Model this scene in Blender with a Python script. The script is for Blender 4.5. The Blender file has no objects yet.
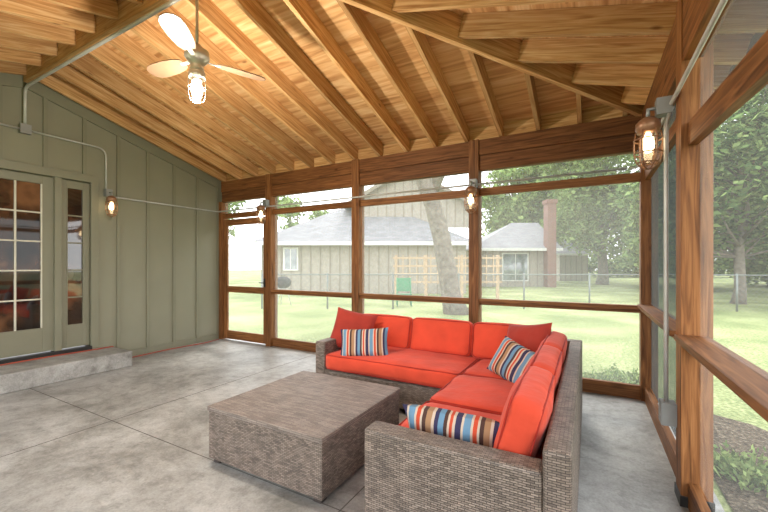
import bpy, math, random
from mathutils import Matrix, Vector, Euler, noise
random.seed(7)
scene = bpy.context.scene
YAW = math.radians(29.0); F = 370.0; HZ = 265.0; CH = 1.35
cY, sY = math.cos(YAW), math.sin(YAW)

# ------------------------------------------------------------ materials
def new_mat(name):
    m = bpy.data.materials.new(name); m.use_nodes = True
    nt = m.node_tree; nt.nodes.clear()
    out = nt.nodes.new('ShaderNodeOutputMaterial')
    return m, nt, out
def N(nt, typ, **kw):
    n = nt.nodes.new(typ)
    for k, v in kw.items(): setattr(n, k, v)
    return n
def ramp(nt, stops, interp='LINEAR'):
    r = N(nt, 'ShaderNodeValToRGB'); cr = r.color_ramp; cr.interpolation = interp
    while len(cr.elements) < len(stops): cr.elements.new(0.5)
    for e, (p, c) in zip(cr.elements, stops):
        e.position = p; e.color = (*c, 1)
    return r
def pbsdf(nt, out, rough=.6, metal=0, spec=.5):
    b = N(nt, 'ShaderNodeBsdfPrincipled')
    b.inputs['Roughness'].default_value = rough
    b.inputs['Metallic'].default_value = metal
    b.inputs['Specular IOR Level'].default_value = spec
    nt.links.new(b.outputs[0], out.inputs[0]); return b
def srgb(r, g, b):
    f = lambda c: (c/255/12.92) if c/255 <= .04045 else ((c/255+.055)/1.055)**2.4
    return (f(r), f(g), f(b))
def mul(c, k): return tuple(min(1, x*k) for x in c)

def plain(name, col, rough=.6, metal=0, var=.12, scale=6, bump=0.0, coord='Object', spec=.5):
    m, nt, out = new_mat(name); b = pbsdf(nt, out, rough, metal, spec)
    tc = N(nt, 'ShaderNodeTexCoord'); no = N(nt, 'ShaderNodeTexNoise')
    no.inputs['Scale'].default_value = scale; no.inputs['Detail'].default_value = 5
    nt.links.new(tc.outputs[coord], no.inputs['Vector'])
    r = ramp(nt, [(.3, mul(col, 1-var)), (.7, mul(col, 1+var))])
    nt.links.new(no.outputs['Fac'], r.inputs[0]); nt.links.new(r.outputs[0], b.inputs['Base Color'])
    if bump:
        bp = N(nt, 'ShaderNodeBump'); bp.inputs['Strength'].default_value = bump; bp.inputs['Distance'].default_value = .01
        n2 = N(nt, 'ShaderNodeTexNoise'); n2.inputs['Scale'].default_value = scale*12
        nt.links.new(tc.outputs[coord], n2.inputs['Vector'])
        nt.links.new(n2.outputs['Fac'], bp.inputs['Height']); nt.links.new(bp.outputs[0], b.inputs['Normal'])
    return m

def wood(name, c1, c2, c3, rough=.5, su=1.3, sv=22, knots=True, tone=.6):
    m, nt, out = new_mat(name); b = pbsdf(nt, out, rough, 0, .25)
    uv = N(nt, 'ShaderNodeUVMap')
    mp = N(nt, 'ShaderNodeMapping'); mp.inputs['Scale'].default_value = (su, sv, 1)
    nt.links.new(uv.outputs[0], mp.inputs[0])
    n1 = N(nt, 'ShaderNodeTexNoise'); n1.inputs['Scale'].default_value = 1.6; n1.inputs['Detail'].default_value = 6
    n1.inputs['Distortion'].default_value = 1.2
    nt.links.new(mp.outputs[0], n1.inputs['Vector'])
    r = ramp(nt, [(.28, c1), (.5, c2), (.72, c3)])
    nt.links.new(n1.outputs['Fac'], r.inputs[0])
    n2 = N(nt, 'ShaderNodeTexNoise'); n2.inputs['Scale'].default_value = .35; n2.inputs['Detail'].default_value = 2
    nt.links.new(uv.outputs[0], n2.inputs['Vector'])
    r2 = ramp(nt, [(.3, (tone, tone*.97, tone*.94)), (.7, (1.15, 1.15, 1.15))])
    nt.links.new(n2.outputs['Fac'], r2.inputs[0])
    mx = N(nt, 'ShaderNodeMixRGB', blend_type='MULTIPLY'); mx.inputs[0].default_value = 1
    nt.links.new(r.outputs[0], mx.inputs[1]); nt.links.new(r2.outputs[0], mx.inputs[2])
    last = mx
    if knots:
        vo = N(nt, 'ShaderNodeTexVoronoi'); vo.inputs['Scale'].default_value = 2.2
        mp2 = N(nt, 'ShaderNodeMapping'); mp2.inputs['Scale'].default_value = (1, 2.4, 1)
        nt.links.new(uv.outputs[0], mp2.inputs[0]); nt.links.new(mp2.outputs[0], vo.inputs['Vector'])
        r3 = ramp(nt, [(.03, (.35, .25, .2)), (.10, (1, 1, 1))])
        nt.links.new(vo.outputs['Distance'], r3.inputs[0])
        m3 = N(nt, 'ShaderNodeMixRGB', blend_type='MULTIPLY'); m3.inputs[0].default_value = .8
        nt.links.new(mx.outputs[0], m3.inputs[1]); nt.links.new(r3.outputs[0], m3.inputs[2]); last = m3
    nt.links.new(last.outputs[0], b.inputs['Base Color'])
    bp = N(nt, 'ShaderNodeBump'); bp.inputs['Strength'].default_value = .25; bp.inputs['Distance'].default_value = .004
    nt.links.new(n1.outputs['Fac'], bp.inputs['Height']); nt.links.new(bp.outputs[0], b.inputs['Normal'])
    return m

def wicker(name, c1, c2, cm, bw=.03, rh=.0095):
    m, nt, out = new_mat(name); b = pbsdf(nt, out, .5, 0, .4)
    uv = N(nt, 'ShaderNodeUVMap')
    br = N(nt, 'ShaderNodeTexBrick')
    br.inputs['Scale'].default_value = 1; br.inputs['Brick Width'].default_value = bw
    br.inputs['Row Height'].default_value = rh; br.inputs['Mortar Size'].default_value = .0014
    br.inputs['Mortar Smooth'].default_value = .6; br.inputs['Bias'].default_value = 0
    br.inputs['Color1'].default_value = (*c1, 1); br.inputs['Color2'].default_value = (*c2, 1)
    br.inputs['Mortar'].default_value = (*cm, 1)
    nt.links.new(uv.outputs[0], br.inputs['Vector'])
    no = N(nt, 'ShaderNodeTexNoise'); no.inputs['Scale'].default_value = 9; no.inputs['Detail'].default_value = 3
    nt.links.new(uv.outputs[0], no.inputs['Vector'])
    r = ramp(nt, [(.3, (.8, .8, .8)), (.7, (1.15, 1.12, 1.1))]); nt.links.new(no.outputs['Fac'], r.inputs[0])
    mx = N(nt, 'ShaderNodeMixRGB', blend_type='MULTIPLY'); mx.inputs[0].default_value = 1
    nt.links.new(br.outputs['Color'], mx.inputs[1]); nt.links.new(r.outputs[0], mx.inputs[2])
    nt.links.new(mx.outputs[0], b.inputs['Base Color'])
    bp = N(nt, 'ShaderNodeBump', invert=True); bp.inputs['Strength'].default_value = .7; bp.inputs['Distance'].default_value = .004
    nt.links.new(br.outputs['Fac'], bp.inputs['Height']); nt.links.new(bp.outputs[0], b.inputs['Normal'])
    return m

def fabric(name, col, coord='Object'):
    m, nt, out = new_mat(name); b = pbsdf(nt, out, .85, 0, .2)
    tc = N(nt, 'ShaderNodeTexCoord'); no = N(nt, 'ShaderNodeTexNoise'); no.inputs['Scale'].default_value = 5
    nt.links.new(tc.outputs[coord], no.inputs['Vector'])
    r = ramp(nt, [(.3, mul(col, .88)), (.7, mul(col, 1.1))]); nt.links.new(no.outputs['Fac'], r.inputs[0])
    nt.links.new(r.outputs[0], b.inputs['Base Color'])
    n2 = N(nt, 'ShaderNodeTexNoise'); n2.inputs['Scale'].default_value = 12
    nt.links.new(tc.outputs[coord], n2.inputs['Vector'])
    bp = N(nt, 'ShaderNodeBump'); bp.inputs['Strength'].default_value = .45; bp.inputs['Distance'].default_value = .02
    nt.links.new(n2.outputs['Fac'], bp.inputs['Height']); nt.links.new(bp.outputs[0], b.inputs['Normal'])
    b.inputs['Sheen Weight'].default_value = .1
    return m

def stripes(name):
    m, nt, out = new_mat(name); b = pbsdf(nt, out, .85, 0, .2)
    uv = N(nt, 'ShaderNodeUVMap'); sp = N(nt, 'ShaderNodeSeparateXYZ'); nt.links.new(uv.outputs[0], sp.inputs[0])
    ml = N(nt, 'ShaderNodeMath', operation='MULTIPLY'); ml.inputs[1].default_value = 3.6
    nt.links.new(sp.outputs[0], ml.inputs[0])
    fr = N(nt, 'ShaderNodeMath', operation='FRACT'); nt.links.new(ml.outputs[0], fr.inputs[0])
    navy = srgb(58, 54, 82); sky = srgb(104, 140, 166); cr = srgb(196, 178, 160); tan = srgb(160, 124, 92); rd = srgb(192, 76, 50); br = srgb(78, 56, 50)
    seq = [(0, navy), (.10, cr), (.14, sky), (.26, cr), (.30, rd), (.37, cr), (.41, br), (.48, tan), (.58, cr), (.63, navy), (.70, sky), (.80, br), (.86, cr), (.90, rd), (.95, cr)]
    r = ramp(nt, seq, 'CONSTANT'); nt.links.new(fr.outputs[0], r.inputs[0])
    nt.links.new(r.outputs[0], b.inputs['Base Color'])
    return m

def screenmat(name, op, col):
    m, nt, out = new_mat(name)
    t = N(nt, 'ShaderNodeBsdfTransparent'); d = N(nt, 'ShaderNodeBsdfDiffuse'); d.inputs[0].default_value = (*col, 1)
    tl = N(nt, 'ShaderNodeBsdfTranslucent'); tl.inputs[0].default_value = (*col, 1)
    a = N(nt, 'ShaderNodeMixShader'); a.inputs[0].default_value = .5
    nt.links.new(d.outputs[0], a.inputs[1]); nt.links.new(tl.outputs[0], a.inputs[2])
    mx = N(nt, 'ShaderNodeMixShader'); mx.inputs[0].default_value = op
    nt.links.new(t.outputs[0], mx.inputs[1]); nt.links.new(a.outputs[0], mx.inputs[2]); nt.links.new(mx.outputs[0], out.inputs[0])
    return m
def emis(name, col, s):
    m, nt, out = new_mat(name); e = N(nt, 'ShaderNodeEmission'); e.inputs[0].default_value = (*col, 1); e.inputs[1].default_value = s
    nt.links.new(e.outputs[0], out.inputs[0]); return m
def jar(name):
    m, nt, out = new_mat(name)
    t = N(nt, 'ShaderNodeBsdfTransparent'); t.inputs[0].default_value = (.97, .95, .9, 1)
    g = N(nt, 'ShaderNodeBsdfGlossy'); g.inputs['Roughness'].default_value = .08
    mx = N(nt, 'ShaderNodeMixShader'); mx.inputs[0].default_value = .12
    nt.links.new(t.outputs[0], mx.inputs[1]); nt.links.new(g.outputs[0], mx.inputs[2]); nt.links.new(mx.outputs[0], out.inputs[0])
    return m

def concrete(name, dk=1.0):
    m, nt, out = new_mat(name); b = pbsdf(nt, out, .45, 0, .45)
    tc = N(nt, 'ShaderNodeTexCoord')
    def noi(s, d=6, dist=0, rg=.6):
        n = N(nt, 'ShaderNodeTexNoise'); n.inputs['Scale'].default_value = s; n.inputs['Detail'].default_value = d
        n.inputs['Roughness'].default_value = rg
        n.inputs['Distortion'].default_value = dist; nt.links.new(tc.outputs['Object'], n.inputs['Vector']); return n
    n1 = noi(1.3, 10, .3, .75); n2 = noi(8, 10, .2, .78); n3 = noi(70, 3)
    r1 = ramp(nt, [(.36, mul(srgb(124, 122, 116), dk)), (.5, mul(srgb(158, 156, 151), dk)), (.63, mul(srgb(182, 181, 177), dk))])
    nt.links.new(n1.outputs['Fac'], r1.inputs[0])
    r2 = ramp(nt, [(.38, (.72, .72, .71)), (.5, (.98, .98, .98)), (.7, (1.10, 1.10, 1.10))]); nt.links.new(n2.outputs['Fac'], r2.inputs[0])
    mx = N(nt, 'ShaderNodeMixRGB', blend_type='MULTIPLY'); mx.inputs[0].default_value = 1
    nt.links.new(r1.outputs[0], mx.inputs[1]); nt.links.new(r2.outputs[0], mx.inputs[2])
    r3 = ramp(nt, [(.3, (.80, .80, .80)), (.7, (1.12, 1.12, 1.12))]); nt.links.new(n3.outputs['Fac'], r3.inputs[0])
    m2 = N(nt, 'ShaderNodeMixRGB', blend_type='MULTIPLY'); m2.inputs[0].default_value = .8
    nt.links.new(mx.outputs[0], m2.inputs[1]); nt.links.new(r3.outputs[0], m2.inputs[2])
    nt.links.new(m2.outputs[0], b.inputs['Base Color'])
    bp = N(nt, 'ShaderNodeBump'); bp.inputs['Strength'].default_value = .2; bp.inputs['Distance'].default_value = .008
    nt.links.new(n2.outputs['Fac'], bp.inputs['Height']); nt.links.new(bp.outputs[0], b.inputs['Normal'])
    return m

def ground_mat(name, cols, scale=3):
    m, nt, out = new_mat(name); b = pbsdf(nt, out, .9, 0, .1)
    tc = N(nt, 'ShaderNodeTexCoord')
    n1 = N(nt, 'ShaderNodeTexNoise'); n1.inputs['Scale'].default_value = .5; n1.inputs['Detail'].default_value = 8
    n2 = N(nt, 'ShaderNodeTexNoise'); n2.inputs['Scale'].default_value = scale*8; n2.inputs['Detail'].default_value = 6
    for n in (n1, n2): nt.links.new(tc.outputs['Object'], n.inputs['Vector'])
    mm = N(nt, 'ShaderNodeMath', operation='ADD'); nt.links.new(n1.outputs['Fac'], mm.inputs[0]); nt.links.new(n2.outputs['Fac'], mm.inputs[1])
    m3 = N(nt, 'ShaderNodeMath', operation='MULTIPLY'); m3.inputs[1].default_value = .5; nt.links.new(mm.outputs[0], m3.inputs[0])
    r = ramp(nt, [(.41, cols[0]), (.5, cols[1]), (.59, cols[2])]); nt.links.new(m3.outputs[0], r.inputs[0])
    nt.links.new(r.outputs[0], b.inputs['Base Color'])
    bp = N(nt, 'ShaderNodeBump'); bp.inputs['Strength'].default_value = .8; bp.inputs['Distance'].default_value = .05
    nt.links.new(n2.outputs['Fac'], bp.inputs['Height']); nt.links.new(bp.outputs[0], b.inputs['Normal'])
    return m
def leafmat(name, col):
    m, nt, out = new_mat(name)
    oi = N(nt, 'ShaderNodeNewGeometry')
    r = ramp(nt, [(0, mul(col, .5)), (1, mul(col, 1.5))]); nt.links.new(oi.outputs['Random Per Island'], r.inputs[0])
    d = N(nt, 'ShaderNodeBsdfDiffuse'); t = N(nt, 'ShaderNodeBsdfTranslucent')
    nt.links.new(r.outputs[0], d.inputs[0]); nt.links.new(r.outputs[0], t.inputs[0])
    mx = N(nt, 'ShaderNodeMixShader'); mx.inputs[0].default_value = .45
    nt.links.new(d.outputs[0], mx.inputs[1]); nt.links.new(t.outputs[0], mx.inputs[2]); nt.links.new(mx.outputs[0], out.inputs[0])
    return m
def brickm(name, c1, c2, mo, bw, rh, ms):
    m, nt, out = new_mat(name); b = pbsdf(nt, out, .85)
    uv = N(nt, 'ShaderNodeUVMap'); br = N(nt, 'ShaderNodeTexBrick')
    for k, v in (('Scale', 1), ('Brick Width', bw), ('Row Height', rh), ('Mortar Size', ms)): br.inputs[k].default_value = v
    br.inputs['Color1'].default_value = (*c1, 1); br.inputs['Color2'].default_value = (*c2, 1); br.inputs['Mortar'].default_value = (*mo, 1)
    nt.links.new(uv.outputs[0], br.inputs['Vector']); nt.links.new(br.outputs['Color'], b.inputs['Base Color'])
    return m

M_CEIL = wood('rafter_wood', srgb(170, 120, 72), srgb(212, 164, 108), srgb(234, 196, 146), .6, tone=.58)
M_DECK = wood('plywood_deck', srgb(176, 124, 76), srgb(218, 170, 114), srgb(240, 204, 154), .65, .7, 9, tone=.7)
M_POST = wood('cedar_stained', srgb(86, 52, 26), srgb(130, 84, 46), srgb(158, 109, 66), .55)
M_POSTD = wood('cedar_dark', srgb(84, 50, 26), srgb(124, 79, 43), srgb(152, 102, 60), .6)
M_WALL = plain('olive_siding_paint', srgb(131, 129, 109), .6, 0, .04, 2)
M_TRIM = plain('olive_trim_paint', srgb(124, 122, 102), .5, 0, .04, 3)
M_DOORW = plain('white_muntin', srgb(205, 200, 182), .5)
M_FLOOR = concrete('floor_concrete')
M_JOINT = plain('joint_dark', srgb(96, 92, 86), .9)
M_METAL = plain('galvanised_conduit', srgb(178, 178, 172), .45, .3)
M_METD = plain('dark_steel', srgb(52, 50, 48), .5, .5)
M_BOX = plain('grey_junction_box', srgb(140, 142, 140), .45, .3)
M_WICK = wicker('wicker_weave', srgb(152, 138, 126), srgb(106, 95, 86), srgb(42, 35, 32))
M_WICKT = wicker('wicker_tabletop', srgb(150, 138, 128), srgb(120, 108, 100), srgb(60, 52, 47), .09, .012)
M_WICKD = plain('wicker_foot', srgb(60, 52, 48), .6)
M_RED = fabric('red_cushion_fabric', srgb(206, 74, 50))
M_RED2 = fabric('rust_pillow_fabric', srgb(156, 54, 42))
M_PIPE = fabric('red_piping', srgb(166, 48, 34))
M_STR = stripes('striped_fabric')
M_SCR = screenmat('insect_screen', .15, (.66, .66, .64))
M_SCRR = screenmat('insect_screen_side', .10, (.5, .5, .48))
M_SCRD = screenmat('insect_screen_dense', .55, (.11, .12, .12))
M_JAR = jar('jar_glass')
M_BULB = emis('warm_bulb', (1, .76, .45), 7)
M_BULBF = emis('fan_bulb', (1, .88, .68), 10)
M_FANM = plain('fan_metal', srgb(180, 176, 168), .35, .4)
M_BLADE = plain('fan_blade', srgb(120, 94, 72), .5)
M_COPPER = plain('lamp_cap_bronze', srgb(146, 108, 80), .4, .4)
M_CORD = plain('orange_cord', srgb(160, 72, 48), .5)
M_GRASS = ground_mat('lawn_grass', (srgb(104, 116, 72), srgb(134, 142, 94), srgb(162, 166, 120)))
M_MULCH = ground_mat('mulch_soil', (srgb(56, 46, 36), srgb(90, 78, 64), srgb(136, 122, 104)), 5)
M_LEAF1 = leafmat('leaf_light', srgb(138, 156, 98))
M_LEAF2 = leafmat('leaf_mid', srgb(106, 128, 78))
M_LEAF3 = leafmat('leaf_dark', srgb(68, 90, 54))
M_BARK = plain('tree_bark', srgb(112, 103, 94), .9, 0, .35, 8, .8)
M_SIDE = plain('neighbor_siding', srgb(152, 144, 132), .8)
M_SIDEB = plain('neighbor_batten', srgb(132, 123, 111), .8)
M_ROOF = brickm('asphalt_shingle', srgb(134, 132, 134), srgb(112, 111, 114), srgb(92, 91, 92), .3, .16, .012)
M_BRICK = brickm('chimney_brick', srgb(126, 72, 58), srgb(106, 62, 52), srgb(146, 128, 118), .22, .075, .01)
M_WHITE = plain('white_paint', srgb(205, 203, 196), .6)
M_FENCE = plain('fence_galv', srgb(116, 120, 116), .5, .4)
M_TREL = plain('weathered_lumber', srgb(178, 154, 126), .8)
M_GREENP = plain('green_plastic', srgb(40, 120, 76), .5)
M_RUBBER = plain('black_rubber', srgb(35, 35, 35), .8)

def glasspane(name, c):
    m, nt, out = new_mat(name); b = pbsdf(nt, out, .04, 0, .9)
    tc = N(nt, 'ShaderNodeTexCoord'); n = N(nt, 'ShaderNodeTexNoise'); n.inputs['Scale'].default_value = 2.5; n.inputs['Detail'].default_value = 3
    nt.links.new(tc.outputs['Object'], n.inputs['Vector'])
    r = ramp(nt, c); nt.links.new(n.outputs['Fac'], r.inputs[0]); nt.links.new(r.outputs[0], b.inputs['Base Color'])
    b.inputs['Coat Weight'].default_value = .8
    b.inputs['Coat Roughness'].default_value = .02
    return m
M_GLASS = glasspane('door_glass', [(.4, srgb(32, 28, 25)), (.55, srgb(74, 52, 38)), (.7, srgb(120, 84, 58))])
M_GLASSN = glasspane('neighbor_glass', [(.35, srgb(70, 80, 82)), (.65, srgb(120, 130, 130))])

# ------------------------------------------------------------ mesh builder
class MB:
    def __init__(s, M=None):
        s.v = []; s.f = []; s.mi = []; s.uv = []; s.sm = []; s.mats = []; s.M = M or Matrix.Identity(4)
    def mat(s, m):
        if m not in s.mats: s.mats.append(m)
        return s.mats.index(m)
    def add(s, verts, faces, uvs, m, smooth=False):
        o = len(s.v); s.v += [s.M @ Vector(p) for p in verts]; k = s.mat(m)
        for f, u in zip(faces, uvs):
            s.f.append([o+i for i in f]); s.uv.append(u); s.mi.append(k); s.sm.append(smooth)
    def boxm(s, c, size, m, R=None, world=False, taper=None):
        h = [x/2 for x in size]; P = []
        for sx in (-1, 1):
            for sy in (-1, 1):
                for sz in (-1, 1):
                    t = taper if (taper and sz > 0) else 1
                    P.append(Vector((sx*h[0]*t, sy*h[1]*t, sz*h[2])))
        F_ = [((0, 1, 3, 2), 0), ((4, 6, 7, 5), 0), ((0, 4, 5, 1), 1), ((2, 3, 7, 6), 1), ((0, 2, 6, 4), 2), ((1, 5, 7, 3), 2)]
        off = (0, 0) if world else (random.uniform(0, 50), random.uniform(0, 50))
        order = sorted(range(3), key=lambda a: -size[a])
        faces = []; uvs = []
        for idx, n in F_:
            if world: ua, va = {0: (1, 2), 1: (0, 2), 2: (0, 1)}[n]
            else:
                rest = [a for a in order if a != n]; ua, va = rest[0], rest[1]
            faces.append(idx)
            if world: uvs.append([(P[i][ua]+c[ua], P[i][va]+c[va]) for i in idx])
            else: uvs.append([(P[i][ua]+off[0], P[i][va]+off[1]+n*.37) for i in idx])
        V = [((R @ p) if R else p) + Vector(c) for p in P]
        s.add(V, faces, uvs, m)
    def box(s, x0, x1, y0, y1, z0, z1, m, world=False):
        s.boxm(((x0+x1)/2, (y0+y1)/2, (z0+z1)/2), (x1-x0, y1-y0, z1-z0), m, None, world)
    def beam(s, a, b, w, h, m, up=(0, 0, 1)):
        a = Vector(a); b = Vector(b); d = (b-a); L = d.length; x = d/L
        y = Vector(up).cross(x).normalized(); z = x.cross(y)
        R = Matrix((x, y, z)).transposed()
        s.boxm((a+b)/2, (L, w, h), m, R)
    def poly(s, pts, m, uvs=None):
        if uvs is None: uvs = [(p[0], p[1]) for p in pts]
        s.add(pts, [tuple(range(len(pts)))], [uvs], m)
    def tube(s, path, r, m, seg=8, caps=True):
        path = [Vector(p) for p in path]; n = len(path)
        rs = r if isinstance(r, (list, tuple)) else [r]*n
        V = []; faces = []; uvs = []
        prev = None; L = 0
        for i, p in enumerate(path):
            t = (path[min(i+1, n-1)]-path[max(i-1, 0)])
            if t.length < 1e-9: t = Vector((0, 0, 1))
            t.normalize()
            ref = prev if prev is not None else (Vector((0, 0, 1)) if abs(t.z) < .9 else Vector((1, 0, 0)))
            a = (ref - t*ref.dot(t)).normalized(); prev = a; b = t.cross(a)
            for k in range(seg):
                an = 2*math.pi*k/seg; V.append(p + (a*math.cos(an)+b*math.sin(an))*rs[i])
        for i in range(n-1):
            l = (path[i+1]-path[i]).length
            for k in range(seg):
                k2 = (k+1) % seg
                faces.append((i*seg+k, i*seg+k2, (i+1)*seg+k2, (i+1)*seg+k))
                uvs.append([(L, k/seg), (L, (k+1)/seg), (L+l, (k+1)/seg), (L+l, k/seg)])
            L += l
        if caps:
            faces.append(tuple(reversed(range(seg)))); uvs.append([(0, 0)]*seg)
            faces.append(tuple((n-1)*seg+k for k in range(seg))); uvs.append([(0, 0)]*seg)
        s.add(V, faces, uvs, m, True)
    def ring(s, c, r, t, m, seg=20, axis='z'):
        pts = []
        for k in range(seg+1):
            a = 2*math.pi*k/seg; u, v = math.cos(a)*r, math.sin(a)*r
            pts.append(Vector(c)+(Vector((u, v, 0)) if axis == 'z' else Vector((u, 0, v)) if axis == 'y' else Vector((0, u, v))))
        s.tube(pts, t, m, 6, False)
    def lathe(s, prof, c, m, seg=20, R=None):
        V = []; faces = []; uvs = []; n = len(prof)
        for r, z in prof:
            for k in range(seg):
                a = 2*math.pi*k/seg; p = Vector((r*math.cos(a), r*math.sin(a), z)); V.append(((R @ p) if R else p)+Vector(c))
        for i in range(n-1):
            for k in range(seg):
                k2 = (k+1) % seg; faces.append((i*seg+k, i*seg+k2, (i+1)*seg+k2, (i+1)*seg+k))
                uvs.append([(k/seg, i/n), ((k+1)/seg, i/n), ((k+1)/seg, (i+1)/n), (k/seg, (i+1)/n)])
        s.add(V, faces, uvs, m, True)
    def build(s, name, bevel=0, parent=None):
        me = bpy.data.meshes.new(name)
        me.from_pydata([tuple(p) for p in s.v], [], s.f)
        for m in s.mats: me.materials.append(m)
        uvl = me.uv_layers.new(name='UVMap')
        for p, u, k, sm in zip(me.polygons, s.uv, s.mi, s.sm):
            p.material_index = k; p.use_smooth = sm
            for li, c in zip(p.loop_indices, u): uvl.data[li].uv = c
        me.update()
        o = bpy.data.objects.new(name, me); scene.collection.objects.link(o)
        if bevel:
            b = o.modifiers.new('bevel', 'BEVEL'); b.width = bevel; b.segments = 2; b.limit_method = 'ANGLE'
        if parent: o.parent = parent
        return o

def empty(name, loc=(0, 0, 0)):
    e = bpy.data.objects.new(name, None); e.location = loc; e.empty_display_size = .1
    scene.collection.objects.link(e); return e

# ------------------------------------------------------------ room constants
XL = -5.95; XR = .45; YB = 4.45; PW = .14
EZ = 2.86; SL = .275; RY = 1.8; EX = .5; EY = 4.5
YF = RY-(EY-RY)
RIDGE = EZ+SL*(EY-RY)
XRI = EX-(EY-RY)

fb = MB(); fb.box(XL-.2, XR+PW+.06, YF-.2, YB+PW+.06, -.16, 0, M_FLOOR, True); floor = fb.build('floor')
jb = MB()
jb.box(-5.36, XR, 1.66, 1.666, -.001, .0012, M_JOINT); jb.box(-3.62, -3.614, YF, YB, -.001, .0012, M_JOINT)
jb.box(-1.2, -1.194, YF, YB, -.001, .0012, M_JOINT)
jb.build('floor_control_joints')
SH = .205
sb = MB(); sb.box(XL+.002, -5.34, -.6, 2.70, 0.0005, SH, M_FLOOR, True); sb.build('concrete_step', .012)

def roofz(y): return EZ + SL*(EY-RY) - SL*abs(y-RY)
wb = MB()
top = .17
DY0, DY1, DZ0, DZ1 = .70, 2.47, SH, 2.47
def wallpoly(y0, y1, z0, ztop=None):
    n = 6; ys = [y0+(y1-y0)*i/n for i in range(n+1)]
    for a, b in zip(ys[:-1], ys[1:]):
        za = ztop if ztop else roofz(a)+top; zb = ztop if ztop else roofz(b)+top
        for x in (XL, XL-.15):
            wb.poly([(x, a, z0), (x, b, z0), (x, b, zb), (x, a, za)], M_WALL)
wallpoly(YF-.2, DY0, 0); wallpoly(DY1, YB+PW, 0)
wallpoly(DY0, RY, DZ1); wallpoly(RY, DY1, DZ1); wallpoly(DY0, DY1, 0, DZ0)
y = 2.81-.41*9
while y < 4.5:
    z0 = .0
    if DY0-.12 < y < DY1+.06: z0 = DZ1+.1
    elif y < 2.7: z0 = SH+.003
    wb.box(XL, XL+.026, y-.022, y+.022, z0, roofz(y)-.02, M_TRIM)
    y += .41
wb.build('wall_left')
tb = MB(); tb.beam((XL+.018, RY, RIDGE-.05), (XL+.018, YB, roofz(YB)-.05), .036, .14, M_TRIM)
tb.beam((XL+.018, YF, roofz(YF)-.05), (XL+.018, RY, RIDGE-.05), .036, .14, M_TRIM)
tb.build('trim_1')
bb = MB(); bb.box(XL, XL+.02, 2.71, YB-.0, .0, .09, M_TRIM); bb.build('baseboard_left')

db = MB()
cw = .09; ZS = DZ0+.003
db.box(XL, XL+.03, DY0-cw, DY0, ZS, DZ1+.1, M_TRIM); db.box(XL, XL+.03, DY1, DY1+cw, ZS, DZ1+.1, M_TRIM)
db.box(XL, XL+.035, DY0, DY1, DZ1, DZ1+.1, M_TRIM); db.box(XL-.1, XL+.06, DY0, DY1, ZS, DZ0+.05, M_METD)
db.box(XL-.1, XL+.03, 2.08, 2.15, DZ0+.05, DZ1, M_TRIM)
def leaf(y0, y1, st, br, tr, nx, nz, mm):
    z0 = DZ0+.06; z1 = DZ1-.01; x0 = XL-.06; x1 = XL-.015
    db.box(x0, x1, y0, y0+st, z0, z1, M_TRIM); db.box(x0, x1, y1-st, y1, z0, z1, M_TRIM)
    db.box(x0, x1, y0+st, y1-st, z0, z0+br, M_TRIM); db.box(x0, x1, y0+st, y1-st, z1-tr, z1, M_TRIM)
    gy0, gy1, gz0, gz1 = y0+st, y1-st, z0+br, z1-tr
    db.box(x0+.015, x0+.025, gy0, gy1, gz0, gz1, M_GLASS)
    for i in range(1, nx):
        yy = gy0+(gy1-gy0)*i/nx; db.box(x0+.02, x1-.002, yy-.009, yy+.009, gz0, gz1, mm)
    for i in range(1, nz):
        zz = gz0+(gz1-gz0)*i/nz; db.box(x0+.02, x1-.004, gy0, gy1, zz-.009, zz+.009, mm)
    for a in ((gy0, gy0+.012), (gy1-.012, gy1)): db.box(x0+.02, x1+.004, a[0], a[1], gz0, gz1, mm)
leaf(DY0+.42, 2.08, .11, .30, .1, 3, 5, M_DOORW)
leaf(DY0, DY0+.42, .06, .30, .1, 1, 1, M_DOORW)
leaf(2.15, DY1, .065, .30, .1, 1, 5, M_TRIM)
db.lathe([(0, 0), (.03, 0), (.03, .01), (.012, .015), (.012, .04), (.028, .05), (.028, .07), (0, .08)], (XL-.015, 1.20, 1.1), M_METD, 12, Matrix.Rotation(math.pi/2, 3, 'Y'))
db.build('door_1', .003)

# ------------------------------------------------------------ back wall frame
BX = [-5.86, -4.655, -2.93, -1.22, XR+PW/2]
kb = MB()
kb.box(XL+.03, XL+.11, YB, YB+PW, 0, EZ-.36, M_POST)
for x in BX[1:4]: kb.box(x-.06, x+.06, YB-.02, YB+PW, 0, EZ+.0, M_POST)
kb.box(XR, XR+PW, YB, YB+PW, 0, EZ+.02, M_POST)
for i in range(4):
    x0 = XL+.1 if i == 0 else BX[i]+.06; x1 = XR if i == 3 else BX[i+1]-.06
    kb.box(x0, x1, YB+.03, YB+.075, 2.19, 2.28, M_POST)
    kb.box(x0, x1, YB+.012, YB+.07, EZ-.37, EZ-.19, M_POSTD)
    kb.box(x0, x1, YB-.003, YB+.1, EZ-.188, EZ-.005, M_POSTD)
    if i > 0:
        kb.box(x0, x1, YB-.005, YB+.07, .905, .945, M_POST); kb.box(x0, x1, YB+.02, YB+.06, .87, .905, M_POSTD)
        kb.box(x0, x1, YB+.03, YB+.075, 0.0, .14, M_POST)
kb.box(XL+.03, XR, YB+.1, YB+.14, EZ-.36, EZ-.005, M_POSTD)
kb.build('wall_back', .003)
d2 = MB(); x0, x1 = XL+.13, BX[1]-.075
ya, yb_ = YB+.035, YB+.07
d2.box(x0, x0+.09, ya, yb_, .02, 2.17, M_POST); d2.box(x1-.09, x1, ya, yb_, .02, 2.17, M_POST)
for a, b in ((.02, .17), (.86, .97), (2.06, 2.17)): d2.box(x0+.09, x1-.09, ya, yb_, a, b, M_POST)
d2.box(x0+.09, x1-.09, ya+.015, ya+.018, .17, 2.06, M_SCR)
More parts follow.
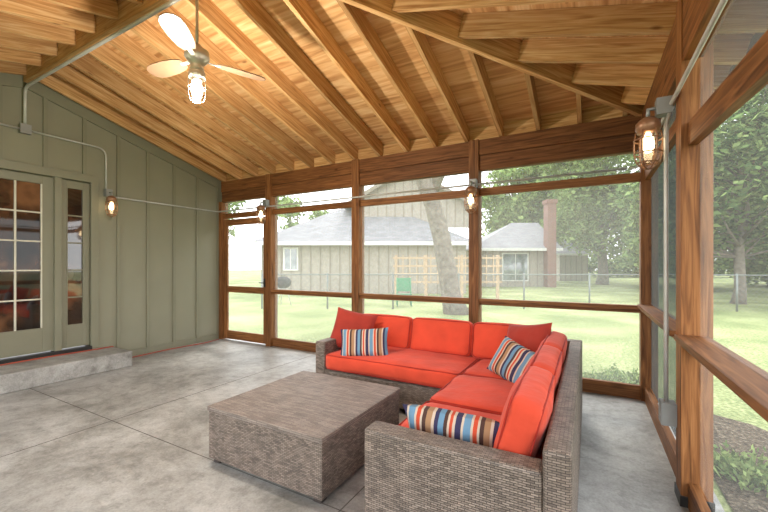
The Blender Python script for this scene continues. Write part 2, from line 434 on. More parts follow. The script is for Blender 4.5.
d2.box(x1-.07, x1-.03, ya-.02, ya, .98, 1.12, M_METD); d2.tube([(x1-.05, ya-.02, 1.05), (x1-.05, ya-.06, 1.05), (x1-.13, ya-.06, 1.05)], .008, M_METD)
d2.build('door_2', .003)
wn = 1
for i in range(4):
    x0 = XL+.11 if i == 0 else BX[i]+.06; x1 = XR if i == 3 else BX[i+1]-.06
    s = MB(); yy = YB+.078
    s.box(x0, x1, yy, yy+.002, 2.28 if i == 0 else .14, EZ-.37, M_SCR); s.build('window_%d' % wn); wn += 1

# ------------------------------------------------------------ right wall frame
rb = MB()
rb.box(XR, XR+PW, 2.62, 2.76, 0, EZ+.02, M_POST); rb.box(XR, XR+PW, .55, .69, 0, EZ+.02, M_POST); rb.box(XR, XR+PW, YF, YF+PW, 0, EZ+.02, M_POST)
rb.box(XR-.006, XR+PW+.006, 2.612, 2.768, 0, .06, M_METD)
segs = [(2.76, YB), (.69, 2.62), (YF+PW, .55)]
for i, (a, b) in enumerate(segs):
    rb.box(XR-.03, XR+.12, a, b, .925, .96, M_POST); rb.box(XR+.04, XR+.08, a, b, .86, .925, M_POSTD)
    rb.box(XR+.03, XR+.075, a, b, 0, .14, M_POST)
    if i == 0: rb.box(XR+.03, XR+.075, a, b, 2.19, 2.28, M_POST)
    else: rb.beam((XR+.055, a, 1.96 if i == 1 else 1.95), (XR+.055, b, 2.08 if i == 1 else 1.95), .045, .13, M_POST)
for a, b in segs: rb.box(XR+.008, XR+.1, a, b, EZ-.37, EZ-.005, M_POSTD)
rb.build('wall_right', .003)
for i, (a, b) in enumerate(segs):
    s = MB(); s.box(XR+.083, XR+.085, a, b, .14, EZ-.37, M_SCRD if i == 0 else M_SCRR); s.build('window_%d' % wn); wn += 1
fw = MB()
for x in (XL+.07, -4., -1.9): fw.box(x-.07, x+.07, YF, YF+PW, 0, EZ-.02, M_POST)
for a, b in ((XL+.14, -4.07), (-3.93, -1.97), (-1.83, XR)):
    fw.box(a, b, YF+.03, YF+.075, .9, .95, M_POST); fw.box(a, b, YF+.03, YF+.075, 0, .14, M_POST)
fw.box(XL+.03, XR, YF, YF+.1, EZ-.25, EZ-.005, M_POSTD)
fw.build('wall_front', .003)

# ------------------------------------------------------------ roof
RH = .185; RW = .042
rf = MB()
def zmain(y): return RIDGE-SL*abs(y-RY)
sec = math.sqrt(1+SL*SL)
OV = .45
x = XL+.12
while x < EX-.1:
    yt = RY+.02 if x < XRI else 4.0+x+.03
    for sgn in (1, -1):
        y1 = EY+OV; y0 = yt
        if sgn < 0: y0, y1 = 2*RY-y0, 2*RY-y1
        if abs(y1-y0) > .2:
            rf.beam((x, y0, zmain(y0)+RH/2*sec), (x, y1, zmain(y1)+RH/2*sec), RW, RH, M_CEIL)
    x += .41
k = 0
while True:
    done = True
    for sgn in ((1, -1) if k else (1,)):
        y = RY+sgn*k*.41
        if abs(y-RY) < (EY-RY)-.1:
            done = False
            xs = XRI+abs(y-RY)+.03
            zf = lambda xx: EZ+SL*(EX-xx)
            rf.beam((xs, y, zf(xs)+RH/2*sec), (EX+OV, y, zf(EX+OV)+RH/2*sec), RW, RH, M_CEIL)
    if done: break
    k += 1
for sgn in (1, -1):
    e = OV
    a = (XRI-.02, RY, RIDGE+RH/2-.02); b = (EX+e, RY+sgn*(EY-RY+e), EZ-SL*e+RH/2-.02)
    rf.beam(a, b, .05, .235, M_CEIL)
rf.beam((XL, RY, RIDGE+.06), (XRI+.02, RY, RIDGE+.06), .045, .24, M_CEIL)
rf.box(XL, EX, YB+.08, YB+.11, EZ-.01, EZ+.165, M_CEIL)
rf.box(XR+.08, XR+.11, YF, YB, EZ-.01, EZ+.165, M_CEIL)
rf.build('roof_rafters', .002)
dk = MB()
T = RH*sec+.002
def deckpoly(pts, th=.02):
    lo = [(p[0], p[1], p[2]+T) for p in pts]; hi = [(p[0], p[1], p[2]+T+th) for p in pts]
    return lo, hi
ov = .5
A = (XL-.3, RY, RIDGE); B = (XRI, RY, RIDGE)
C = (EX+ov, EY+ov, EZ-SL*ov); D = (XL-.3, EY+ov, EZ-SL*ov)
C2 = (EX+ov, 2*RY-EY-ov, EZ-SL*ov); D2 = (XL-.3, 2*RY-EY-ov, EZ-SL*ov)
for pts, mode in (([A, B, C, D], 0), ([B, C2, C], 1), ([A, D2, C2, B], 0)):
    lo, hi = deckpoly(pts)
    uv = [(p[0], p[1]*.98) for p in pts] if mode == 0 else [(p[1], p[0]) for p in pts]
    dk.poly(lo, M_DECK, uv); dk.poly(hi, M_ROOF, uv)
dk.build('ceiling')
fs = MB()
fs.beam((XL-.3, EY+ov, EZ-SL*ov+T/2), (EX+ov, EY+ov, EZ-SL*ov+T/2), .03, T+.04, M_POSTD)
fs.beam((EX+ov, 2*RY-EY-ov, EZ-SL*ov+T/2), (EX+ov, EY+ov, EZ-SL*ov+T/2), .03, T+.04, M_POSTD)
fs.build('trim_2')

# ------------------------------------------------------------ conduits
cz = 2.315; r = .012
def elbow(p0, p1, p2, rad=.08, n=6):
    p0, p1, p2 = map(Vector, (p0, p1, p2)); a = p1+(p0-p1).normalized()*rad; c = p1+(p2-p1).normalized()*rad
    return [((1-t)**2)*a+2*t*(1-t)*p1+t*t*c for t in [i/n for i in range(n+1)]]
wx = XL+.045
cb = MB()
cb.tube([(wx, 1.1, 2.97)]+[(wx, 1.74, 2.97)], r, M_METAL)
cb.box(XL+.031, XL+.08, 1.74, 1.84, 2.92, 3.03, M_BOX)
p = [(wx, 1.84, 2.97)]+elbow((wx, 1.84, 2.97), (wx, 2.64, 2.97), (wx, 2.64, 2.4), .12)+[(wx, 2.64, 2.40)]
cb.tube(p, r, M_METAL)
cb.build('wall_conduit')
cb = MB()
p = [(wx, 1.79, 3.03)]+elbow((wx, 1.79, 3.03), (wx, 1.79, 3.48), (-4, 1.79, 3.48), .1)+[(-2.74, 1.79, 3.48)]
cb.tube(p, .017, M_METAL)
cb.build('ceiling_conduit')
cy = YB-.035
cb = MB()
cb.tube([(wx, 2.74, cz)]+elbow((wx, 2.7, cz), (wx, cy, cz), (-3, cy, cz))+[(XR-.12, cy, cz)], r, M_METAL)
cb.build('wall_conduit.001')
cb = MB()
cb.tube(elbow((0.2, cy, cz), (XR-.02, cy, cz), (XR-.02, 3, cz))+[(XR-.02, YF+.2, cz)], r, M_METAL)
cb.tube([(XR-.015, 2.78, 2.3), (XR-.045, 2.77, 2.2), (XR-.045, 2.77, 1.0), (XR-.045, 2.77, .5)], r, M_METAL)
cb.box(XR-.075, XR-.0, 2.72, 2.82, .40, .53, M_BOX)
cb.build('wall_conduit.002')

# ------------------------------------------------------------ cage lanterns
def lantern(name, pos, wallv, s=1.0, cage=None):
    cage = cage or M_COPPER
    e = empty(name, pos); L = MB(); P = Vector(pos); w = Vector(wallv)
    L.lathe([(0, .125*s), (.02*s, .125*s), (.035*s, .115*s), (.05*s, .10*s), (.052*s, .07*s), (.046*s, .065*s), (.046*s, .055*s), (0, .055*s)], P, cage)
    L.lathe([(.038*s, .06*s), (.042*s, .03*s), (.042*s, -.05*s), (.034*s, -.08*s), (.015*s, -.095*s), (0, -.098*s)], P, M_JAR)
    L.lathe([(.01*s, .05*s), (.02*s, .03*s), (.026*s, 0), (.024*s, -.02*s), (.013*s, -.04*s), (0, -.045*s)], P, M_BULB, 14)
    for k in range(6):
        a = math.pi*k/3; c, s_ = math.cos(a), math.sin(a)
        L.tube([P+Vector((c*rr*s, s_*rr*s, zz*s)) for rr, zz in ((.05, .06), (.056, .02), (.056, -.05), (.045, -.09), (.02, -.115), (0, -.12))], .0034*s, cage, 5)
    for zz, rr in ((.02, .057), (-.045, .057), (-.09, .045)): L.ring(P+Vector((0, 0, zz*s)), rr*s, .0034*s, cage, 18)
    m = P+w; hb_ = .125*s+.05
    L.boxm(m+Vector((0, 0, hb_))-w.normalized()*.022, (.08, .08, .1), M_BOX)
    L.tube([m+Vector((0, 0, hb_+.0))-w.normalized()*.05, P+Vector((0, 0, hb_)), P+Vector((0, 0, .12*s))], .013, M_BOX)
    o = L.build('lantern_body'); o.parent = e; o.matrix_parent_inverse = Matrix.Translation(-P)
    li = bpy.data.lights.new('lantern_light', 'POINT'); li.energy = 8; li.color = (1, .78, .52); li.shadow_soft_size = .03
    lo = bpy.data.objects.new('lantern_light', li); lo.location = P; scene.collection.objects.link(lo)
    lo.parent = e; lo.matrix_parent_inverse = Matrix.Translation(-P)
lantern('cage_wall_lantern', (XL+.15, 2.66, 2.16), (-.115, 0, 0), 1.2)
lantern('cage_wall_lantern.001', (-4.655, YB-.17, 2.16), (0, .135, 0), 1.3)
lantern('cage_wall_lantern.002', (-1.21, YB-.17, 2.11), (0, .135, 0), 1.3)
lantern('cage_wall_lantern.003', (.32, 2.80, 2.10), (.10, 0, 0), 1.3)

# ------------------------------------------------------------ fan
FX, FY = -2.65, 1.8
fe = empty('ceiling_fan', (FX, FY, 3.0)); f = MB(); P = Vector((FX, FY, 0))
f.lathe([(0, RIDGE-.065), (.065, RIDGE-.065), (.065, RIDGE-.09), (.03, RIDGE-.13), (.0, RIDGE-.13)], P, M_FANM)
f.tube([(FX, FY, RIDGE-.1), (FX, FY, 3.0)], .011, M_FANM)
f.lathe([(0, 3.06), (.03, 3.05), (.05, 3.02), (.085, 3.0), (.09, 2.95), (.07, 2.92), (.045, 2.9), (.05, 2.87), (.052, 2.84), (0, 2.84)], P, M_FANM)
for k in range(3):
    a = math.radians(66+120*k); R = Matrix.Rotation(a, 3, 'Z') @ Matrix.Rotation(math.radians(12), 3, 'X')
    f.boxm(P+Vector((0, 0, 2.935))+Matrix.Rotation(a, 3, 'Z') @ Vector((.12, 0, 0)), (.1, .03, .006), M_FANM, R)
    pr = [(.14, .04), (.2, .062), (.3, .074), (.42, .076), (.48, .066), (.515, .044), (.53, .012)]
    top_ = [(x_, w_) for x_, w_ in pr]+[(x_, -w_) for x_, w_ in reversed(pr)]
    Vs = [P+Vector((0, 0, 2.938))+R @ Vector((a_, b_, .004)) for a_, b_ in top_]+[P+Vector((0, 0, 2.938))+R @ Vector((a_, b_, -.004)) for a_, b_ in top_]
    m_ = len(top_); fc = [tuple(range(m_)), tuple(reversed(range(m_, 2*m_)))]+[(i, m_+i, m_+(i+1) % m_, (i+1) % m_) for i in range(m_)]
    f.add(Vs, fc, [[(0, 0)]*len(q) for q in fc], M_BLADE)
f.lathe([(0, 2.845), (.055, 2.845), (.06, 2.83), (.06, 2.79), (.05, 2.785)], P, M_FANM)
f.lathe([(.05, 2.785), (.052, 2.75), (.052, 2.66), (.04, 2.625), (.015, 2.61), (0, 2.61)], P, M_JAR)
f.lathe([(.015, 2.785), (.034, 2.77), (.042, 2.72), (.04, 2.68), (.024, 2.64), (0, 2.63)], P, M_BULBF)
for k in range(6):
    a = math.pi*k/3; c, s_ = math.cos(a), math.sin(a)
    f.tube([P+Vector((c*rr, s_*rr, zz)) for rr, zz in ((.06, 2.79), (.06, 2.67), (.045, 2.62), (.0, 2.60))], .003, M_FANM, 5)
f.ring(P+Vector((0, 0, 2.72)), .061, .003, M_FANM)
o = f.build('fan_body'); o.parent = fe; o.matrix_parent_inverse = Matrix.Translation((-FX, -FY, -3.0))
li = bpy.data.lights.new('fan_bulb_light', 'POINT'); li.energy = 100; li.color = (1, .92, .8); li.shadow_soft_size = .06
lo = bpy.data.objects.new('fan_bulb_light', li); lo.location = (FX, FY, 2.57); scene.collection.objects.link(lo); lo.parent = fe; lo.matrix_parent_inverse = Matrix.Translation((-FX, -FY, -3.0))

# ------------------------------------------------------------ coffee table
ct = MB(); tx0, tx1, ty0, ty1 = -2.28, -1.29, 1.62, 2.60; tz = .39
ct.box(tx0+.008, tx1-.008, ty0+.008, ty1-.008, .035, tz-.03, M_WICK, True)
ct.box(tx0, tx1, ty0, ty1, tz-.032, tz, M_WICKT, True)
for x in (tx0+.06, tx1-.06):
    for y in (ty0+.06, ty1-.06): ct.box(x-.03, x+.03, y-.03, y+.03, 0, .036, M_WICKD)
ct.build('coffee_table', .008)

# ------------------------------------------------------------ sofa
SX0, SX1, SY0, SY1 = -2.46, -.054, 1.50, 3.87; D_ = .88; AH = .57; BH = .66
se = empty('sectional_sofa', (-1.2, 3.2, 0))
def par(o): o.parent = se; o.matrix_parent_inverse = Matrix.Translation((1.2, -3.2, 0)); return o
sf = MB()
sf.box(SX0+.1, SX1-.08, SY1-D_, SY1-.08, .05, .29, M_WICK, True)
sf.box(SX1-D_, SX1-.08, SY0+.1, SY1-D_+.01, .05, .29, M_WICK, True)
sf.box(SX0, SX0+.12, SY1-D_-.01, SY1, .04, AH, M_WICK, True)
sf.box(SX0+.12, SX1, SY1-.1, SY1, .04, BH, M_WICK, True)
sf.box(SX1-.1, SX1, SY0, SY1-.1, .04, BH, M_WICK, True)
sf.box(SX1-D_-.01, SX1-.1, SY0, SY0+.12, .04, AH, M_WICK, True)
for x, y in ((SX0+.06, SY1-D_+.05), (SX0+.06, SY1-.06), (SX1-.06, SY1-.06), (SX1-.06, SY0+.06), (SX1-D_+.05, SY0+.06), (SX1-D_+.05, SY1-D_+.05)):
    sf.box(x-.03, x+.03, y-.03, y+.03, 0, .05, M_WICKD)
par(sf.build('wicker_frame', .015))

def cushion(name, c, size, R, mat=M_RED, bulge=.02, r=.035, n=12, piping=True):
    hx, hy, hz = [s_/2 for s_ in size]; V = {}; verts = []; faces = []
    def vid(p):
        key = tuple(round(q, 5) for q in p)
        if key not in V: V[key] = len(verts); verts.append(Vector(p))
        return V[key]
    for ax in range(3):
        for sg in (-1, 1):
            a1, a2 = [(1, 2), (2, 0), (0, 1)][ax]
            for i in range(n):
                for j in range(n):
                    q = []
                    for (ii, jj) in ((i, j), (i+1, j), (i+1, j+1), (i, j+1)):
                        p = [0, 0, 0]; p[ax] = sg; p[a1] = -1+2*ii/n; p[a2] = -1+2*jj/n; q.append(vid(p))
                    faces.append(q if sg > 0 else q[::-1])
    h = (hx, hy, hz); out = []
    for p in verts:
        q = [math.copysign(abs(t)**.75, t) if t else 0 for t in p]
        w = Vector((q[0]*h[0], q[1]*h[1], q[2]*h[2]))
        inn = Vector([max(-(h[i]-r), min(h[i]-r, w[i])) for i in range(3)])
        dlt = w-inn
        if dlt.length > 1e-6: w = inn+dlt.normalized()*r if sum(abs(dlt[i]) > 1e-6 for i in range(3)) > 1 else w
        a, b, c_ = q
        w.z += math.copysign(bulge*(1-a*a)*(1-b*b), w.z) if abs(w.z) > .001 else 0
        w.x += bulge*.4*a*(1-b*b)*(1-abs(c_)**2); w.y += bulge*.4*b*(1-a*a)*(1-abs(c_)**2)
        w += Vector((0, 0, 1))*(noise.noise(Vector((c[0]*3+w.x*5, c[1]*3+w.y*5, w.z*3)))*.012)
        out.append((R @ w)+Vector(c))
    mb = MB(); mb.add(out, faces, [[(0, 0)]*4 for _ in faces], mat, True)
    if piping:
        for sz in (-1, 1):
            pts = []
            rx, ry = hx-r*.25, hy-r*.25
            for cx, cy2, a0 in ((1, 1, 0), (-1, 1, 90), (-1, -1, 180), (1, -1, 270)):
                for t in (0, 30, 60, 90):
                    an = math.radians(a0+t)
                    pts.append((R @ Vector((cx*(rx-r)+math.cos(an)*r, cy2*(ry-r)+math.sin(an)*r, sz*(hz-r*.22))))+Vector(c))
            pts.append(pts[0]); mb.tube(pts, .005, M_PIPE, 6, False)
    o = mb.build(name); return par(o)
I3 = Matrix.Identity(3)
zc = .375; th = .15
def seat(name, x0, x1, y0, y1): cushion(name, ((x0+x1)/2, (y0+y1)/2, zc), (x1-x0-.006, y1-y0-.006, th), I3, bulge=.018)
ix = SX1-D_+.0; iy = SY1-D_
seat('seat_cushion_1', SX0+.12, ix, iy-.02, SY1-.1)
seat('seat_cushion_2', ix, SX1-.1, iy+.03, SY1-.1)
ym = (SY0+.12+iy+.03)/2
seat('seat_cushion_3', ix-.02, SX1-.1, ym, iy+.03)
seat('seat_cushion_4', ix-.02, SX1-.1, SY0+.12, ym)
def backc(name, c, w, hgt, yaw, tilt=14, t=.15):
    R = Matrix.Rotation(math.radians(yaw), 3, 'Z') @ Matrix.Rotation(math.radians(90-tilt), 3, 'X')
    cushion(name, c, (w, hgt, t), R, bulge=.03, r=.045)
bz = .605; by = SY1-.1-.115; bx = SX1-.1-.115
x0 = SX0+.13; x1 = SX1-.30; wq = (x1-x0)/3
for i in range(3): backc('back_cushion_%d' % (i+1), (x0+wq*(i+.5), by, bz), wq-.01, .35, 0)
y0 = SY0+.13; y1 = by-.13; wq = (y1-y0)/3
for i in range(3): backc('back_cushion_%d' % (i+4), (bx, y0+wq*(i+.5), bz), wq-.01, .35, -90)

def pillow(name, c, W, H, T_, yaw, tilt, roll, mat, n=16):
    R = Matrix.Rotation(math.radians(yaw), 3, 'Z') @ Matrix.Rotation(math.radians(tilt), 3, 'X') @ Matrix.Rotation(math.radians(roll), 3, 'Y')
    V = []; faces = []; uvs = []
    for side in (-1, 1):
        for i in range(n+1):
            for j in range(n+1):
                a = -1+2*i/n; b = -1+2*j/n
                t = T_/2*max(0, (1-a**4)*(1-b**4))**.55
                x = a*W/2*(1-.07*(1-b*b)*abs(a)**3); z = b*H/2*(1-.07*(1-a*a)*abs(b)**3)
                wv = noise.noise(Vector((x*9+c[0]*7, z*9, side*2.)))*.016*(1-a*a)*(1-b*b)
                V.append(R @ Vector((x, side*(t+wv), z))+Vector(c))
    m = (n+1)**2
    for s_ in (0, 1):
        for i in range(n):
            for j in range(n):
                q = [s_*m+i*(n+1)+j, s_*m+(i+1)*(n+1)+j, s_*m+(i+1)*(n+1)+j+1, s_*m+i*(n+1)+j+1]
                u = [(W*ii/n, H*jj/n) for ii, jj in ((i, j), (i+1, j), (i+1, j+1), (i, j+1))]
                if s_: q = q[::-1]; u = u[::-1]
                faces.append(q); uvs.append(u)
    mb = MB(); mb.add(V, faces, uvs, mat, True); return mb.build(name)
pillow('throw_pillow', (-2.24, 3.34, .64), .46, .44, .16, 24, -22, 12, M_RED2)
pillow('throw_pillow.001', (-.46, 3.34, .65), .44, .42, .16, -32, -20, -10, M_RED2)
pillow('striped_lumbar_pillow', (-1.98, 3.16, .565), .50, .30, .14, 20, -22, -4, M_STR)
pillow('striped_lumbar_pillow.001', (-.50, 3.05, .57), .46, .32, .14, -28, -28, 14, M_STR)
pillow('striped_lumbar_pillow.002', (-.59, 1.77, .50), .50, .30, .14, 4, 24, 2, M_STR)

oc = MB(); z_ = SH+.009; pts = [(XL+.08, .4, z_), (XL+.12, 1.2, z_), (XL+.1, 2.0, z_), (XL+.14, 2.5, z_), (XL+.13, 2.68, z_), (XL+.12, 2.74, .15), (XL+.1, 2.77, .02), (XL+.14, 2.9, .008), (XL+.1, 3.5, .008), (XL+.16, 4.1, .008), (XL+.1, 4.4, .008)]
oc.tube(pts, .008, M_CORD); oc.build('extension_cord')

# ------------------------------------------------------------ exterior
RM = Matrix.Rotation(YAW, 4, 'Z')
def LX(px, d): return (px-384)/F*d
def ZZ(py, d): return CH+(HZ-py)/F*d
GZ = -.12
g = MB(); g.poly([(-90, -40, GZ), (90, -40, GZ), (90, 110, GZ), (-90, 110, GZ)], M_GRASS); g.build('ground')
mu = MB()
mp = [(XR+.3, -3, GZ+.01), (3.3, -3, GZ+.01), (2.9, 0, GZ+.01), (2.6, 2, GZ+.01), (1.9, 3.6, GZ+.01), (1.3, 4.6, GZ+.01), (XR+.3, 4.9, GZ+.01)]
mu.poly(mp, M_MULCH); mu.build('mulch_bed')

def house(x0, x1, d, ez, rz, dep, hipL=True, hipR=True, ov=.5, wins=()):
    h = MB(RM); h.box(x0, x1, d, d+dep, GZ, ez, M_SIDE)
    x = x0
    while x < x1: h.box(x-.03, x+.03, d-.03, d, GZ, ez, M_SIDEB); x += .5
    a, b, c, e = (x0-ov, d-ov), (x1+ov, d-ov), (x1+ov, d+dep+ov), (x0-ov, d+dep+ov)
    hd = dep/2+ov; r0 = x0-ov+(hd if hipL else 0); r1 = x1+ov-(hd if hipR else 0); ym_ = d+dep/2
    z = ez; R0 = (r0, ym_, rz); R1 = (r1, ym_, rz)
    sl = math.hypot(hd, rz-ez)
    h.poly([(*a, z), (*b, z), R1, R0], M_ROOF, [(a[0], 0), (b[0], 0), (r1, sl), (r0, sl)])
    h.poly([(*c, z), (*e, z), R0, R1], M_ROOF, [(c[0], 0), (e[0], 0), (r0, sl), (r1, sl)])
    h.poly([(*e, z), (*a, z), R0], M_ROOF if hipL else M_SIDE, [(0, 0), (2*hd, 0), (hd, sl)])
    h.poly([(*b, z), (*c, z), R1], M_ROOF if hipR else M_SIDE, [(0, 0), (2*hd, 0), (hd, sl)])
    h.poly([(*a, z-.01), (*e, z-.01), (*c, z-.01), (*b, z-.01)], M_WHITE)
    h.box(a[0], b[0], a[1]-.03, a[1], z-.14, z+.04, M_WHITE)
    for wx0, wx1, wz0, wz1 in wins:
        h.box(wx0-.08, wx1+.08, d-.07, d-.02, wz0-.08, wz1+.08, M_WHITE); h.box(wx0, wx1, d-.085, d-.06, wz0, wz1, M_GLASSN)
        h.box((wx0+wx1)/2-.02, (wx0+wx1)/2+.02, d-.095, d-.08, wz0, wz1, M_WHITE)
    return h
dA = 19
h = house(LX(262, dA), LX(466, dA), dA, ZZ(243, dA), 5.0, 8, True, True, .5,
          [(LX(285, dA), LX(297, dA), ZZ(269, dA), ZZ(249, dA))])
gx0, gx1, gd, gpk = LX(352, 21.5), LX(470, 21.5), 21.5, LX(405, 21.5)
ez_, pz_ = ZZ(203, gd), ZZ(170, gd)
h.poly([(gx0, gd, 3.5), (gx1, gd, 3.5), (gx1, gd, ez_), (gpk, gd, pz_), (gx0, gd, ez_)], M_SIDE)
x = gx0
while x < gx1:
    zt = ez_+(pz_-ez_)*(1-abs(x-gpk)/((gpk-gx0) if x < gpk else (gx1-gpk))); h.box(x-.03, x+.03, gd-.03, gd, 3.5, zt, M_SIDEB); x += .5
for (ax, az, bx_, bz_) in ((gx0-.5, ez_-.3, gpk, pz_), (gpk, pz_, gx1+.5, ez_-.3)):
    h.poly([(ax, gd-.4, az+.1), (bx_, gd-.4, bz_+.1), (bx_, gd+8, bz_+.1), (ax, gd+8, az+.1)], M_ROOF, [(0, 0), (0, 3), (8, 3), (8, 0)])
    h.beam((ax, gd-.4, az), (bx_, gd-.4, bz_), .04, .22, M_SIDEB)
h.build('neighbor_house')
dB = 25
h = house(LX(478, dB), LX(552, dB), dB, ZZ(249, dB), 4.6, 7, True, False, .5, [(LX(503, dB), LX(527, dB), ZZ(280, dB), ZZ(254, dB))])
cx = LX(550, 24.6); h.box(cx-.28, cx+.28, 24.3, 24.95, GZ, ZZ(200, 24.6), M_BRICK, True); h.box(cx-.34, cx+.34, 24.23, 25.02, ZZ(204, 24.6), ZZ(200, 24.6), M_BRICK, True)
h.build('neighbor_house.001')
h = house(LX(560, 34), LX(588, 34), 34, ZZ(254, 34), ZZ(239, 36), 5, True, True, .4)
h.build('garden_shed')

def fence(name, lx0, lx1, d0, d1, ht=1.15):
    fz = MB(RM); n = int(abs(lx1-lx0)/2.4)+1
    P0 = Vector((lx0, d0, GZ)); P1 = Vector((lx1, d1, GZ)); U = Vector((0, 0, 1))
    for i in range(n+1):
        p = P0.lerp(P1, i/n); fz.tube([p, p+U*(ht+.05)], .03, M_FENCE, 8)
    fz.tube([P0+U*ht, P1+U*ht], .02, M_FENCE, 6)
    L = (P1-P0).length; step = .16
    dirv = (P1-P0)/L; x = 0
    while x < L:
        for sg in (1, -1):
            e = x+sg*ht
            if 0 <= e <= L: fz.tube([P0+dirv*x, P0+dirv*e+U*ht], .0035, M_FENCE, 3, False)
        x += step
    fz.build(name)
fence('chain_link_fence', LX(262, 12.4), LX(655, 12.4), 12.4, 12.4)
fence('chain_link_fence.001', LX(655, 12.4)+.1, 17, 12.4, 9.5)

tr = MB(RM); d = 16
for px in (396, 426, 462, 498):
    x = LX(px, d); tr.box(x-.06, x+.06, d, d+.12, GZ, ZZ(255, d), M_TREL)
for py in (258, 266, 274, 282): tr.box(LX(393, d), LX(502, d), d-.03, d, ZZ(py, d)-.04, ZZ(py, d)+.04, M_TREL)
x = LX(396, d)
while x < LX(500, d): tr.box(x-.02, x+.02, d-.06, d-.03, ZZ(284, d), ZZ(255, d), M_TREL); x += .3
tr.build('garden_trellis')

gc = MB(RM @ Matrix.Translation((LX(404, 13.4), 13.4, GZ)))
for sx in (-.25, .25):
    gc.tube([(sx, -.25, 0), (sx, .05, .4), (sx, .25, 1.0)], .025, M_GREENP, 6); gc.tube([(sx, .3, 0), (sx, 0, .42), (sx, -.25, .42)], .025, M_GREENP, 6)
gc.boxm((0, -.08, .41), (.5, .42, .04), M_GREENP); gc.boxm((0, .17, .75), (.5, .04, .5), M_GREENP, Matrix.Rotation(-.3, 3, 'X'))
gc.build('green_garden_chair')
bg = MB(RM @ Matrix.Translation((LX(283, 13.4), 13.4, GZ)))
bg.lathe([(0, .62), (.15, .64), (.26, .72), (.29, .82), (.27, .94), (.15, 1.04), (0, 1.07)], (0, 0, 0), M_RUBBER, 18)
for a in range(3):
    an = a*2.094; bg.tube([(.12*math.cos(an), .12*math.sin(an), .68), (.3*math.cos(an), .3*math.sin(an), 0)], .014, M_METAL, 6)
bg.tube([(-.05, 0, 1.07), (-.05, 0, 1.11), (.05, 0, 1.11), (.05, 0, 1.07)], .01, M_METD, 6)
bg.build('kettle_grill')

def leaves(mb, cl, n, size, mats):
    tot = sum(c[3]**2 for c in cl)
    for (x, y, z, r) in cl:
        k = int(n*r*r/tot)
        for _ in range(k):
            u = Vector((random.gauss(0, 1), random.gauss(0, 1), random.gauss(0, 1))).normalized()*r*(random.random()**.45)
            c = Vector((x, y, z))+Vector((u.x, u.y, u.z*.8))
            a = Vector((random.gauss(0, 1), random.gauss(0, 1), random.gauss(0, 1))).normalized()
            b = a.orthogonal().normalized(); s = size*random.uniform(.6, 1.3)
            mb.add([c-a*s, c-b*s*.55, c+a*s, c+b*s*.55], [(0, 1, 2, 3)], [[(0, 0)]*4], random.choice(mats))
def tree(name, lx, ly, h, r, trunk_r, n, size, mats, base=.35, cr=None, seed=0):
    random.seed(seed); mb = MB(RM)
    top_ = Vector((lx+random.uniform(-.4, .4), ly, GZ+h*.8))
    b0 = Vector((lx, ly, GZ-.05)); pts = [b0.lerp(top_, t)+Vector((random.uniform(-.12, .12), 0, 0))*(t > 0) for t in (0, .08, .3, .5, .7, 1)]
    mb.tube(pts, [trunk_r*1.4, trunk_r, trunk_r*.85, trunk_r*.65, trunk_r*.4, .04], M_BARK, 10)
    cl = []
    for i in range(cr or 14):
        a = random.uniform(0, 6.28); rr = r*random.uniform(.2, .85); z = GZ+h*random.uniform(base, .95)
        k = r*random.uniform(.22, .42); c = Vector((lx+rr*math.cos(a), ly+rr*math.sin(a), z)); cl.append((*c, k))
        s0 = b0.lerp(top_, max(.25, (z-GZ)/h*.75)); mb.tube([s0, s0.lerp(c, .5)+Vector((0, 0, -.1)), c], [trunk_r*.3, trunk_r*.18, .02], M_BARK, 5)
    leaves(mb, cl, n, size, mats); mb.build(name)
random.seed(3)
bt = MB(RM); d = 11.2
def Q(px, py, dd=0): return Vector((LX(px, d+dd), d+dd, ZZ(py, d+dd)))
bt.tube([Q(457, 316), Q(452, 300), Q(447, 270), Q(441, 235), Q(433, 205), Q(424, 180), Q(414, 150), Q(400, 110), Q(385, 60)], [.42, .31, .28, .27, .26, .25, .24, .18, .1], M_BARK, 14)
bt.tube([Q(430, 195), Q(450, 150), Q(480, 100, .6), Q(500, 40, .6)], [.2, .16, .12, .05], M_BARK, 8)
leaves(bt, [(LX(400, d), d, 8.2, 1.1), (LX(350, d), d, 7.8, 1.0), (LX(480, d), d, 8.4, 1.1), (LX(430, d), d, 9, 1.1)], 3000, .12, [M_LEAF1, M_LEAF2])
bt.build('shade_tree')
LT = [M_LEAF1, M_LEAF1, M_LEAF2]; DT = [M_LEAF2, M_LEAF1, M_LEAF3, M_LEAF2]
tree('tree', LX(602, 28), 28, 12, 6.0, .35, 19000, .2, LT, .28, 38, 11)
tree('tree.001', LX(520, 42), 42, 14, 7.0, .35, 12000, .34, LT, .15, 32, 12)
tree('tree.002', LX(660, 48), 48, 15, 7.5, .4, 12000, .34, LT, .1, 34, 13)
tree('tree.003', LX(300, 38), 38, 9, 4.6, .35, 2500, .24, LT, .35, 12, 14)
tree('tree.004', LX(738, 14), 14, 9, 3.8, .18, 22000, .14, DT, .20, 46, 15)
tree('tree.005', LX(860, 16), 16, 10, 4.4, .25, 17000, .16, DT, .15, 36, 16)
tree('tree.006', LX(705, 24), 24, 13, 5.8, .3, 20000, .21, [M_LEAF1, M_LEAF2], .10, 42, 17)
tree('tree.007', LX(200, 30), 30, 12, 4.5, .4, 4000, .24, LT, .2, 16, 18)
tree('tree.008', LX(570, 54), 54, 17, 9.5, .4, 14000, .38, LT, .08, 36, 19)
tree('tree.009', LX(790, 26), 26, 12, 5.5, .3, 12000, .22, DT, .08, 30, 20)
random.seed(21); hb = MB(RM); cl = []
for i in range(26):
    lx = LX(550, 43)+i*1.7; cl.append((lx, 43+random.uniform(-.5, .5), 1.2, 1.5))
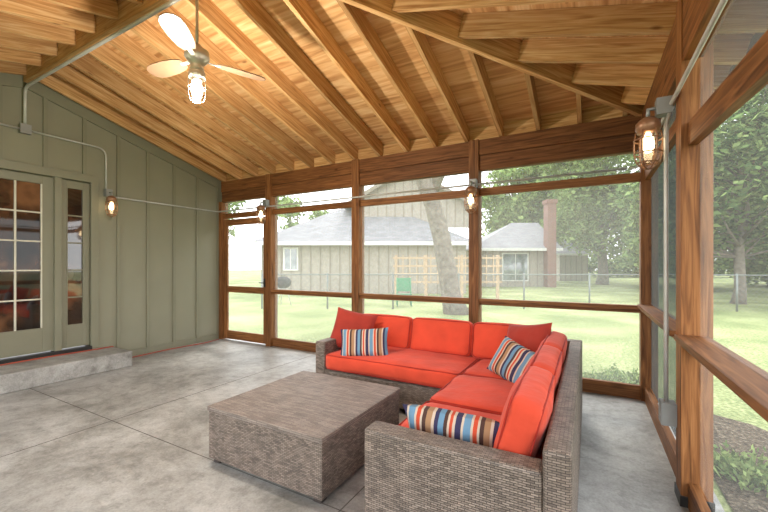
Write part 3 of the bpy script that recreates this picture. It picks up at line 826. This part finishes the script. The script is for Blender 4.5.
leaves(hb, cl, 12000, .22, DT); hb.build('hedge')
random.seed(5)
for i, (x, y, n_) in enumerate(((.15, 5.15, 600), (-.25, 5.1, 500), (.40, 5.5, 500), (-.6, 5.3, 400), (1.1, 2.5, 450), (1.4, 1.7, 450), (.95, 3.4, 400), (1.0, 1.9, 300), (1.5, 2.9, 350))):
    pb = MB()
    for _ in range(n_//3):
        a = random.uniform(0, 6.28); rr = random.uniform(0, .2); l = random.uniform(.06, .2)
        c = Vector((x+rr*math.cos(a), y+rr*math.sin(a), GZ)); dv = Vector((math.cos(a)*.7, math.sin(a)*.7, 1)).normalized()*l
        sd = Vector((-math.sin(a), math.cos(a), 0))*.014
        pb.add([c-sd*.3, c+dv*.6-sd, c+dv+Vector((0, 0, -.02)), c+dv*.6+sd], [(0, 1, 2, 3)], [[(0, 0)]*4], random.choice([M_LEAF1, M_LEAF2]))
        for q in range(3):
            c2 = c+dv*random.uniform(.4, 1.1)+Vector((random.uniform(-.04, .04), random.uniform(-.04, .04), 0)); s2 = .022
            ax = Vector((random.gauss(0, 1), random.gauss(0, 1), random.gauss(0, 1))).normalized(); bx2 = ax.orthogonal().normalized()
            pb.add([c2-ax*s2, c2-bx2*s2*.6, c2+ax*s2, c2+bx2*s2*.6], [(0, 1, 2, 3)], [[(0, 0)]*4], random.choice([M_LEAF1, M_LEAF2]))
    pb.build('garden_plant' if i == 0 else 'garden_plant.%03d' % i)

# ------------------------------------------------------------ world & camera
w = bpy.data.worlds.new('World'); scene.world = w; w.use_nodes = True; nt = w.node_tree; nt.nodes.clear()
o_ = nt.nodes.new('ShaderNodeOutputWorld'); bg_ = nt.nodes.new('ShaderNodeBackground')
tc = nt.nodes.new('ShaderNodeTexCoord'); sp = nt.nodes.new('ShaderNodeSeparateXYZ'); nt.links.new(tc.outputs['Generated'], sp.inputs[0])
r_ = ramp(nt, [(0, (.75, .78, .82)), (.5, (.97, .985, 1)), (1, (.84, .92, 1))])
mm = N(nt, 'ShaderNodeMath', operation='MULTIPLY_ADD'); mm.inputs[1].default_value = .5; mm.inputs[2].default_value = .5
nt.links.new(sp.outputs[2], mm.inputs[0]); nt.links.new(mm.outputs[0], r_.inputs[0]); nt.links.new(r_.outputs[0], bg_.inputs[0])
bg_.inputs[1].default_value = 3.0
nt.links.new(bg_.outputs[0], o_.inputs[0])
sn = bpy.data.lights.new('sun', 'SUN'); sn.energy = 2.2; sn.angle = math.radians(12); sn.color = (1, .96, .88)
so = bpy.data.objects.new('sun', sn); so.rotation_euler = (math.radians(40), 0, math.radians(-160)); scene.collection.objects.link(so)

cam = bpy.data.cameras.new('camera'); cam.sensor_width = 36; cam.lens = F/768*36; cam.shift_y = (HZ-256)/768
cam.clip_end = 300; cam.clip_start = .05
co = bpy.data.objects.new('camera', cam); co.location = (0, 0, CH); co.rotation_euler = (math.radians(90), 0, YAW)
scene.collection.objects.link(co); scene.camera = co
scene.view_settings.view_transform = 'Standard'
scene.view_settings.look = 'None'
scene.view_settings.exposure = .6
